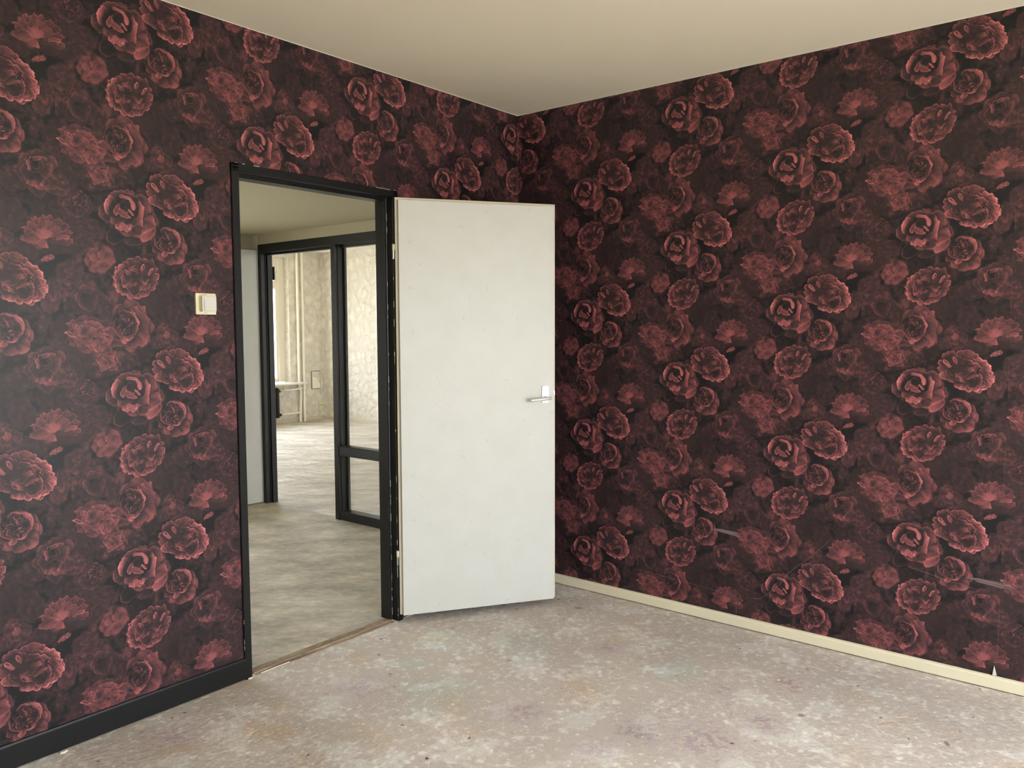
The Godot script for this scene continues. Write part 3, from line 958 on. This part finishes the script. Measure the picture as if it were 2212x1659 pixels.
func build_hall() -> void:
	floor_slab("floor_hall", "smooth grey screed floor of the hall beyond the threshold", M.hall_floor, -2.05, 0.235, -2.95, -0.03, 0.0, 0.62)
	var st := begin()
	box(st, Vector3(-2.05, 2.172, -3.0), Vector3(0.19, 2.75, -0.076))
	var o := obj("ceiling_hall", st, M.hall)
	tag(o, "low plain ceiling of the hall seen through the doorway", "ceiling", "", "structure")
	st = begin()
	box(st, Vector3(-2.05, 0, -3.05), Vector3(-1.85, 2.6, -2.90))
	box(st, Vector3(-0.95, 0, -3.05), Vector3(0.19, 2.6, -2.90))
	box(st, Vector3(-1.85, 0, -3.05), Vector3(-0.95, 0.35, -2.90))
	box(st, Vector3(-1.85, 2.1, -3.05), Vector3(-0.95, 2.6, -2.90))
	o = obj("wall_hall_end", st, M.hall)
	tag(o, "pale end wall of the hall behind the white hall door", "wall", "", "structure")
	window(thing("window_4", "glazed entrance at the hidden end of the hall", "window", Vector3.ZERO, "", "structure"), -1.85, -0.95, 0.35, 2.1, -2.98, [0.5], 1.0)
	st = begin()
	box(st, Vector3(-2.2, 0, -3.05), Vector3(-2.05, 2.6, -0.076))
	o = obj("wall_hall_side", st, M.hall)
	tag(o, "hidden side wall of the hall left of the doorway", "wall", "", "structure")
	st = begin()
	box(st, Vector3(0.19, 2.096, -2.83), Vector3(0.28, 2.6, -0.90), 0.0)
	box(st, Vector3(0.19, 0, -0.90), Vector3(0.28, 2.6, 0.0), 0.0)
	o = obj("wall_hall_right", st, M.hall)
	tag(o, "plain hall wall above the black glazed frame", "wall", "", "structure")
	# boxed pipe in the corner of the hall
	st = begin()
	box(st, Vector3(-0.30, 2.062, -2.90), Vector3(0.055, 2.172, -2.872), 0.003)
	o = obj("trim_1", st, M.plaster)
	tag(o, "short pale boxing between hall door top and ceiling", "trim", "", "structure")

	# the black frame between hall and living room
	var fr := thing("glazed_door_frame", "black frame with a glazed side light between hall and living room", "door frame", Vector3(0.19, 0, -1.85), "", "structure")
	var off := fr.position
	var post := func(called: String, z0: float, z1: float, step: float) -> void:
		# step > 0: the rebate faces +z (left post), < 0: it faces -z
		var p: PackedVector2Array
		if step > 0.0:
			p = PackedVector2Array([Vector2(0, z0), Vector2(0.09, z0), Vector2(0.09, z1 + step), Vector2(0.046, z1 + step), Vector2(0.046, z1 + 0.008), Vector2(0.036, z1 + 0.008), Vector2(0.036, z1), Vector2(0, z1)])
		else:
			p = PackedVector2Array([Vector2(0, z0), Vector2(0.036, z0), Vector2(0.036, z0 + step), Vector2(0.09, z0 + step), Vector2(0.09, z1 + 0.022), Vector2(0.072, z1 + 0.022), Vector2(0.072, z1 + 0.004), Vector2(0.022, z1 + 0.004), Vector2(0.022, z1), Vector2(0, z1)])
		var s := begin()
		prism(s, p, Vector3(0, 0, -off.z), Vector3(1, 0, 0), Vector3(0, 0, 1), Vector3(0, 2.03, 0))
		obj(called, s, M.black, fr)
	post.call("post", -2.83, -2.79, 0.022)
	post.call("mullion", -1.909, -1.862, -0.012)
	st = begin()
	box(st, Vector3(0, 0, -0.96 - off.z), Vector3(0.09, 2.03, -0.90 - off.z), 0.002)
	obj("post", st, M.black, fr)
	st = begin()
	var hp := PackedVector2Array([Vector2(0, 2.096), Vector2(0.09, 2.096), Vector2(0.09, 2.012), Vector2(0.05, 2.012), Vector2(0.05, 2.030), Vector2(0, 2.030)])
	prism(st, hp, Vector3(0, 0, -2.83 - off.z), Vector3(1, 0, 0), Vector3.UP, Vector3(0, 0, 1.93))
	obj("head", st, M.black, fr)
	st = begin()
	box(st, Vector3(0.004, 0.483, -1.862 - off.z), Vector3(0.085, 0.555, -0.96 - off.z), 0.004)
	obj("mid_rail", st, M.black, fr)
	st = begin()
	box(st, Vector3(0.004, 0.0, -1.862 - off.z), Vector3(0.085, 0.068, -0.96 - off.z), 0.004)
	obj("bottom_rail", st, M.black, fr)
	for q in [[0.068, 0.483], [0.555, 2.03]]:
		st = begin()
		box(st, Vector3(0.070, q[0], -1.858 - off.z), Vector3(0.074, q[1], -0.96 - off.z))
		obj("pane", st, M.glass, fr)

	# the white hall door, opened flat against the end wall
	var d := thing("door_2", "white flush hall door standing open at the left of the black frame", "door", Vector3(0.20, 0, -2.83), "", "structure")
	st = begin()
	box(st, Vector3(-0.80, 0.008, -0.040), Vector3(0.0, 2.052, 0.0), 0.002)
	obj("leaf", st, M.door, d)
	for y in [0.30, 1.83]:
		st = begin()
		tube(st, PackedVector3Array([Vector3(0.006, y - 0.035, 0.006), Vector3(0.006, y + 0.035, 0.006)]), 0.007, 10)
		obj("hinge", st, M.lip, d)

# ------------------------------------------------------------------ the living room
func build_living() -> void:
	floor_slab("floor_living", "pale rippled screed floor of the bright living room", M.living_floor, 0.235, 4.36, -7.45, 4.1, 0.0, 0.30)
	var st := begin()
	box(st, Vector3(0.19, 2.605, -7.65), Vector3(4.55, 2.75, 4.3))
	var o := obj("ceiling_living", st, M.ceiling_far)
	tag(o, "cream ceiling of the living room above the creased wallpaper", "ceiling", "", "structure")
	st = begin()
	box(st, Vector3(4.36, 0, -7.65), Vector3(4.55, 2.605, 4.3))
	o = obj("wall_living_right", st, M.crumple)
	tag(o, "far living room wall with creased cream wallpaper behind the side light", "wall", "", "structure")
	st = begin()
	box(st, Vector3(0.27, 0, 4.1), Vector3(0.7, 2.605, 4.3))
	box(st, Vector3(3.9, 0, 4.1), Vector3(4.55, 2.605, 4.3))
	box(st, Vector3(0.7, 0, 4.1), Vector3(3.9, 0.5, 4.3))
	box(st, Vector3(0.7, 2.5, 4.1), Vector3(3.9, 2.605, 4.3))
	o = obj("wall_living_front", st, M.plaster)
	tag(o, "hidden living room wall at the near end", "wall", "", "structure")
	window(thing("window_3", "second living room window at the near end", "window", Vector3.ZERO, "", "structure"), 0.7, 3.9, 0.5, 2.5, 4.2, [0.33, 0.67], 1.0)
	st = begin()
	box(st, Vector3(0.19, 0, -7.65), Vector3(0.28, 2.605, -2.83))
	o = obj("wall_living_left", st, M.plaster)
	tag(o, "hidden partition of the living room beyond the hall", "wall", "", "structure")
	# window wall
	var x0 := 0.55; var x1 := 3.755; var y0 := 0.62; var y1 := 2.50
	st = begin()
	box(st, Vector3(0.19, 0, -7.65), Vector3(x0, 2.605, -7.45))
	box(st, Vector3(x1, 0, -7.65), Vector3(4.55, 2.605, -7.45))
	box(st, Vector3(x0, 0, -7.65), Vector3(x1, y0 - 0.035, -7.45))
	box(st, Vector3(x0, y1, -7.65), Vector3(x1, 2.605, -7.45))
	o = obj("wall_living_window", st, M.crumple)
	tag(o, "living room window wall with creased cream wallpaper and heating pipes", "wall", "", "structure")
	var wn := thing("window_2", "tall bright living room window with cream frame and top light", "window", Vector3.ZERO, "", "structure")
	var z := -7.60
	st = begin()
	box(st, Vector3(x0, y0, z - 0.04), Vector3(x0 + 0.06, y1, z + 0.04), 0.004)
	box(st, Vector3(x1 - 0.16, y0, z - 0.04), Vector3(x1, y1, z + 0.04), 0.004)
	box(st, Vector3(x1 - 0.135, y0, z + 0.04), Vector3(x1 - 0.10, y1, z + 0.055), 0.003)
	box(st, Vector3(x0, y0, z - 0.04), Vector3(x1 - 0.16, y0 + 0.06, z + 0.04), 0.004)
	box(st, Vector3(x0, y1 - 0.14, z - 0.04), Vector3(x1 - 0.16, y1, z + 0.04), 0.004)
	obj("window_frame", st, M.window, wn)
	st = begin()
	box(st, Vector3(x0 + 0.06, 2.03, z - 0.04), Vector3(x1 - 0.16, 2.15, z + 0.04), 0.004)
	obj("transom", st, M.window, wn)
	for xm in [1.55, 2.62, 3.50]:
		st = begin()
		box(st, Vector3(xm - 0.02, y0 + 0.06, z - 0.03), Vector3(xm + 0.02, 2.03, z + 0.03), 0.004)
		obj("mullion", st, M.window, wn)
	var xs := [x0 + 0.06, 1.53, 1.57, 2.60, 2.64, 3.48, 3.52, x1 - 0.16]
	for k in range(0, 8, 2):
		st = begin()
		box(st, Vector3(xs[k], y0 + 0.06, z - 0.002), Vector3(xs[k + 1], 2.03, z + 0.002))
		obj("pane", st, M.glass, wn)
	st = begin()
	box(st, Vector3(x0 + 0.06, 2.15, z - 0.002), Vector3(3.50, y1 - 0.14, z + 0.002))
	obj("pane", st, M.glass, wn)
	st = begin()
	box(st, Vector3(3.525, 2.16, z - 0.02), Vector3(x1 - 0.165, y1 - 0.145, z + 0.045), 0.004)
	obj("vent_opening", st, M.dark, wn)
	st = begin()
	box(st, Vector3(x1 - 0.162, 2.18, z + 0.04), Vector3(x1 - 0.135, 2.27, z + 0.075), 0.004)
	obj("latch", st, M.grey_white, wn)
	# sill
	st = begin()
	box(st, Vector3(x0 - 0.05, y0 - 0.035, -7.60), Vector3(3.92, y0 - 0.005, -7.26), 0.006)
	o = obj("window_sill", st, smat(Color(0.9, 0.89, 0.86), 0.3, 0.5))
	tag(o, "deep white window sill above the black radiator", "sill")
	# skirtings of the living room
	st = begin()
	var prof := PackedVector2Array([Vector2(0, 0), Vector2(0.012, 0), Vector2(0.012, 0.05), Vector2(0.008, 0.058), Vector2(0, 0.058)])
	prism(st, prof, Vector3(4.36, 0, -7.45), Vector3(-1, 0, 0), Vector3.UP, Vector3(0, 0, 11.5))
	o = obj("baseboard_living_right", st, M.lip)
	tag(o, "cream skirting along the far living room wall", "skirting", "", "structure")
	st = begin()
	prism(st, prof, Vector3(0.28, 0, -7.45), Vector3(0, 0, 1), Vector3.UP, Vector3(4.06, 0, 0))
	o = obj("baseboard_living_window", st, M.lip)
	tag(o, "cream skirting along the living room window wall", "skirting", "", "structure")

	# radiator and its pipes
	var rd := thing("radiator", "black column radiator under the white window sill", "radiator", Vector3(2.84, 0, -7.36))
	for k in 22:
		st = begin()
		var px := 0.60 - k * 0.055
		box(st, Vector3(px - 0.022, 0.10, -0.045), Vector3(px + 0.022, 0.545, 0.045), 0.010)
		obj("column", st, M.radiator, rd)
	st = begin()
	tube(st, PackedVector3Array([Vector3(-0.62, 0.50, 0), Vector3(0.66, 0.50, 0)]), 0.024, 12)
	tube(st, PackedVector3Array([Vector3(-0.62, 0.14, 0), Vector3(0.66, 0.14, 0)]), 0.024, 12)
	obj("manifold", st, M.radiator, rd)
	st = begin()
	for fx0 in [-0.5, 0.46]:
		st = begin()
		box(st, Vector3(fx0, 0, -0.02), Vector3(fx0 + 0.04, 0.11, 0.02), 0.003)
		obj("foot", st, M.radiator, rd)
	st = begin()
	tube(st, PackedVector3Array([Vector3(0.64, 0.50, 0), Vector3(0.70, 0.515, 0.01)]), 0.022, 12)
	obj("valve", st, M.lip, rd)
	var pm := smat(Color(0.95, 0.93, 0.86), 0.4, 0.5)
	st = begin()
	tube(st, PackedVector3Array([Vector3(3.965, 0.0, -7.40), Vector3(3.965, 2.605, -7.40)]), 0.019, 14)
	o = obj("heating_pipe", st, pm)
	tag(o, "cream vertical heating pipe nearer the room corner, floor to ceiling", "pipe", "heating pipes")
	st = begin()
	tube(st, PackedVector3Array([Vector3(3.875, 0.615, -7.40), Vector3(3.875, 2.605, -7.40)]), 0.019, 14)
	o = obj("heating_pipe", st, pm)
	tag(o, "cream vertical heating pipe rising from the window sill to ceiling", "pipe", "heating pipes")
	st = begin()
	tube(st, PackedVector3Array([Vector3(3.875, 0.584, -7.40), Vector3(3.878, 0.52, -7.40), Vector3(3.905, 0.46, -7.40), Vector3(3.895, 0.30, -7.40), Vector3(3.885, 0.12, -7.40), Vector3(3.885, 0.0, -7.40)]), 0.019, 14)
	o = obj("heating_pipe", st, pm)
	tag(o, "bent cream heating pipe running from under the sill to the floor", "pipe", "heating pipes")
	st = begin()
	tube(st, PackedVector3Array([Vector3(3.56, 0.515, -7.36), Vector3(3.68, 0.505, -7.36), Vector3(3.75, 0.510, -7.36), Vector3(3.90, 0.520, -7.362)]), 0.016, 12)
	o = obj("heating_pipe", st, pm)
	tag(o, "upper cream branch pipe between radiator valve and riser", "pipe", "heating pipes")
	st = begin()
	tube(st, PackedVector3Array([Vector3(3.530, 0.140, -7.36), Vector3(3.65, 0.142, -7.36), Vector3(3.72, 0.140, -7.37), Vector3(3.866, 0.145, -7.40)]), 0.016, 12)
	o = obj("heating_pipe", st, pm)
	tag(o, "lower cream branch pipe near the floor beside the radiator", "pipe", "heating pipes")

	# patched hatch, small box and socket beside the corner
	var ht := thing("meter_hatch", "square wall hatch with half its creased paper torn away", "hatch", Vector3(4.222, 0.625, -7.45))
	st = begin()
	box(st, Vector3(-0.086, -0.143, 0), Vector3(0.086, 0.143, 0.004))
	obj("recess", st, smat(Color(0.30, 0.27, 0.23), 0.9, 0.2), ht)
	st = begin()
	box(st, Vector3(-0.078, -0.135, 0.004), Vector3(0.078, 0.135, 0.012), 0.003)
	obj("panel", st, M.crumple, ht)
	st = begin()
	var pr := PackedVector2Array([Vector2(-0.072, -0.128), Vector2(0.072, -0.128), Vector2(0.072, -0.05), Vector2(0.045, -0.04), Vector2(0.025, 0.0), Vector2(0.01, 0.03), Vector2(-0.02, 0.045), Vector2(-0.072, 0.048)])
	prism(st, pr, Vector3(0, 0, 0.012), Vector3.RIGHT, Vector3.UP, Vector3(0, 0, 0.004))
	obj("bare_board", st, smat(Color(0.95, 0.92, 0.84), 0.7, 0.3), ht)
	st = begin()
	pr = PackedVector2Array([Vector2(-0.03, -0.03), Vector2(0.03, -0.03), Vector2(0.03, 0.012), Vector2(0.012, 0.03), Vector2(-0.03, 0.03)])
	prism(st, pr, Vector3(4.325, 0.415, -7.45), Vector3.RIGHT, Vector3.UP, Vector3(0, 0, 0.022))
	o = obj("junction_box", st, M.grey_white)
	tag(o, "small broken white box on the wall below the hatch", "junction box")
	var so := thing("wall_socket", "twin-hole cream socket low on the wall beside the corner", "socket", Vector3(4.315, 0.222, -7.45))
	st = begin()
	prism(st, round_rect(0.10, 0.075, 0.008), Vector3.ZERO, Vector3.RIGHT, Vector3.UP, Vector3(0, 0, 0.018))
	obj("plate", st, M.ivory, so)
	for sx in [-0.012, 0.022]:
		st = begin()
		tube(st, PackedVector3Array([Vector3(sx, 0, 0.016), Vector3(sx, 0, 0.0185)]), 0.008, 12)
		obj("hole", st, M.dark, so)

# ------------------------------------------------------------------ doorway and door
func build_door_frame() -> void:
	var fr := thing("door_frame", "black painted frame round the open bedroom doorway", "door frame", Vector3(-1.36, 0, 0), "", "structure")
	# section of the frame: x from the outer edge inwards, y towards the room
	var p := PackedVector2Array([Vector2(0.0, 0.0), Vector2(0.0, 0.011), Vector2(0.002, 0.013), Vector2(0.030, 0.013), Vector2(0.032, 0.011), Vector2(0.032, -0.030), Vector2(0.036, -0.032), Vector2(0.044, -0.032), Vector2(0.046, -0.034), Vector2(0.046, -0.095), Vector2(0.0, -0.095)])
	for side in [-1.0, 1.0]:
		var st := begin()
		var x: float = (-1.793 if side < 0.0 else -0.925) + 1.36
		prism(st, p, Vector3(x, 0, 0), Vector3(-side, 0, 0), Vector3(0, 0, 1), Vector3(0, 2.066, 0))
		obj("jamb", st, M.black, fr)
	var st := begin()
	prism(st, p, Vector3(-1.793 + 1.36, 2.066, 0), Vector3(0, -1, 0), Vector3(0, 0, 1), Vector3(0.868, 0, 0))
	obj("head", st, M.black, fr)
	st = begin()
	var lx := -0.957 + 1.36
	for k in 46:
		var y := rng.randf_range(0.02, 0.75) if k < 30 else rng.randf_range(0.75, 2.0)
		var z := -0.030 + rng.randf_range(-0.001, 0.0005) if k % 3 > 0 else 0.0115
		tube(st, PackedVector3Array([Vector3(lx, y, z), Vector3(lx, y + rng.randf_range(0.006, 0.035), z)]), rng.randf_range(0.0005, 0.0012), 5)
	for k in 12:
		var x := rng.randf_range(-1.06, -0.945) + 1.36 if k < 9 else rng.randf_range(-1.78, -1.5) + 1.36
		tube(st, PackedVector3Array([Vector3(x, 2.066, 0.0115), Vector3(x + rng.randf_range(0.006, 0.03), 2.066, 0.0115)]), 0.0012, 5)
	for k in 7:
		var y := rng.randf_range(0.10, 0.26)
		tube(st, PackedVector3Array([Vector3(-1.793 + 1.36, y, 0.0115), Vector3(-1.793 + 1.36, y + rng.randf_range(0.004, 0.02), 0.0115)]), 0.0010, 5)
	obj("chipped_paint", st, M.chip, fr).set_meta("kind", "stuff")
	# threshold: a worn strip of bare wood and the broken screed edge
	var th := thing("threshold", "worn brown wooden threshold strip between bedroom and hall floor", "threshold", Vector3(-1.35, 0, -0.035), "", "structure")
	for q in [[-0.030, -0.003, 0.003], [0.000, 0.021, 0.005], [0.024, 0.044, 0.002]]:
		st = begin()
		box(st, Vector3(-0.388, -0.005, q[0]), Vector3(0.376, q[2], q[1]), 0.0015)
		obj("plank", st, M.wood, th)
	st = begin()
	tube(st, PackedVector3Array([Vector3(-0.37, 0.004, 0.046), Vector3(-0.30, 0.006, 0.046), Vector3(-0.23, 0.005, 0.044)]), 0.0022, 6)
	obj("splinter", st, M.chip, th)

func build_door() -> void:
	# the leaf hangs on the right jamb and stands open some 147 degrees
	var d := thing("door_1", "wide open white flush bedroom door with a lever handle", "door", Vector3(-0.953, 0, 0.045), "", "structure")
	d.rotation.y = -deg_to_rad(33.05)
	var w := 0.7778; var y0 := 0.034; var y1 := 2.0205
	var st := begin()
	box(st, Vector3(0, y0, -0.018), Vector3(w, y1, 0), 0.0012)
	obj("leaf", st, M.door, d)
	st = begin()
	box(st, Vector3(-0.013, y0, -0.030), Vector3(w + 0.012, y1 + 0.013, -0.018), 0.0015)
	obj("rebate_lip", st, M.lip, d)
	for y in [1.782, 0.316]:
		var h := Node3D.new()
		h.name = "hinge"
		d.add_child(h, true)
		h.position = Vector3(-0.0205, y, -0.020)
		st = begin()
		tube(st, PackedVector3Array([Vector3(0, 0.004, 0), Vector3(0, 0.033, 0)]), 0.0065, 12)
		obj("knuckle", st, M.lip, h)
		st = begin()
		tube(st, PackedVector3Array([Vector3(-0.001, -0.036, 0), Vector3(-0.001, 0.004, 0)]), 0.0045, 12)
		obj("pin", st, M.steel, h)
	# handle
	var hd := Node3D.new()
	hd.name = "door_handle"
	d.add_child(hd, true)
	hd.position = Vector3(0.7295, 1.087, 0)
	st = begin()
	prism(st, round_rect(0.036, 0.086, 0.006), Vector3.ZERO, Vector3.RIGHT, Vector3.UP, Vector3(0, 0, 0.006))
	obj("plate", st, M.alu, hd)
	for y in [0.033, -0.035]:
		st = begin()
		tube(st, PackedVector3Array([Vector3(0.0, y, 0.004), Vector3(0.0, y, 0.0072)]), 0.0032, 10)
		obj("screw", st, M.steel, hd)
	st = begin()
	tube(st, PackedVector3Array([Vector3(0.002, -0.019, 0.004), Vector3(0.002, -0.019, 0.030)]), 0.0095, 16)
	obj("collar", st, M.alu, hd)
	st = begin()
	tube(st, PackedVector3Array([Vector3(0.016, -0.0175, 0.036), Vector3(0.013, -0.0175, 0.041), Vector3(0.006, -0.018, 0.044), Vector3(-0.02, -0.020, 0.046), Vector3(-0.06, -0.0225, 0.047), Vector3(-0.088, -0.0245, 0.047), Vector3(-0.092, -0.0247, 0.047)]), 0.0082, 16)
	obj("lever", st, M.alu, hd)
	st = begin()
	box(st, Vector3(w, 1.082, -0.015), Vector3(w + 0.006, 1.105, -0.004), 0.001)
	obj("latch_bolt", st, M.steel, d)

func build_small_things() -> void:
	# surface-mounted switch
	var s := thing("light_switch", "cream surface-mounted light switch on the rose wallpaper beside the doorway", "light switch", Vector3(-1.914, 1.5155, 0.0012))
	var st := begin()
	prism(st, round_rect(0.082, 0.080, 0.004), Vector3.ZERO, Vector3.RIGHT, Vector3.UP, Vector3(0, 0, 0.007))
	obj("base_plate", st, M.ivory, s)
	st = begin()
	prism(st, round_rect(0.056, 0.058, 0.004), Vector3(0, 0, 0.006), Vector3.RIGHT, Vector3.UP, Vector3(0, 0, 0.022))
	obj("body", st, M.ivory, s)
	st = begin()
	prism(st, round_rect(0.058, 0.060, 0.005), Vector3(0, 0, 0.027), Vector3.RIGHT, Vector3.UP, Vector3(0, 0, 0.004))
	obj("rim", st, M.grey_white, s)
	st = begin()
	box(st, Vector3(-0.024, -0.0255, -0.002), Vector3(0.024, 0.0255, 0.005), 0.0015, Transform3D(Basis(Vector3.RIGHT, -0.09), Vector3(0.0015, 0.0, 0.031)))
	obj("rocker", st, M.grey_white, s)
	for y in [0.0345, -0.0345]:
		st = begin()
		tube(st, PackedVector3Array([Vector3(0, y, 0.006), Vector3(0, y, 0.009)]), 0.0045, 12)
		obj("screw", st, M.grey_white, s)
	# chips of plaster
	var spots := [[-2.49, 0.026, 0.013, "flat white plaster chip under the black skirting, nearest the viewer"], [-1.77, 0.012, 0.012, "white plaster crumb at the foot of the left door jamb"], [-0.872, -0.004, 0.008, "white plaster crumb under the hinge edge of the white door"]]
	for q in spots:
		st = begin()
		var p := PackedVector2Array()
		for k in 7:
			var a := TAU * k / 7
			p.append(Vector2(cos(a), sin(a) * 0.6) * q[2] * rng.randf_range(0.7, 1.1))
		prism(st, p, Vector3(q[0], 0.0, q[1]), Vector3.RIGHT, Vector3.BACK, Vector3(0, q[2] * 0.4, 0))
		var o := obj("plaster_chip", st, M.chip)
		tag(o, q[3], "plaster chip", "loose plaster chips")
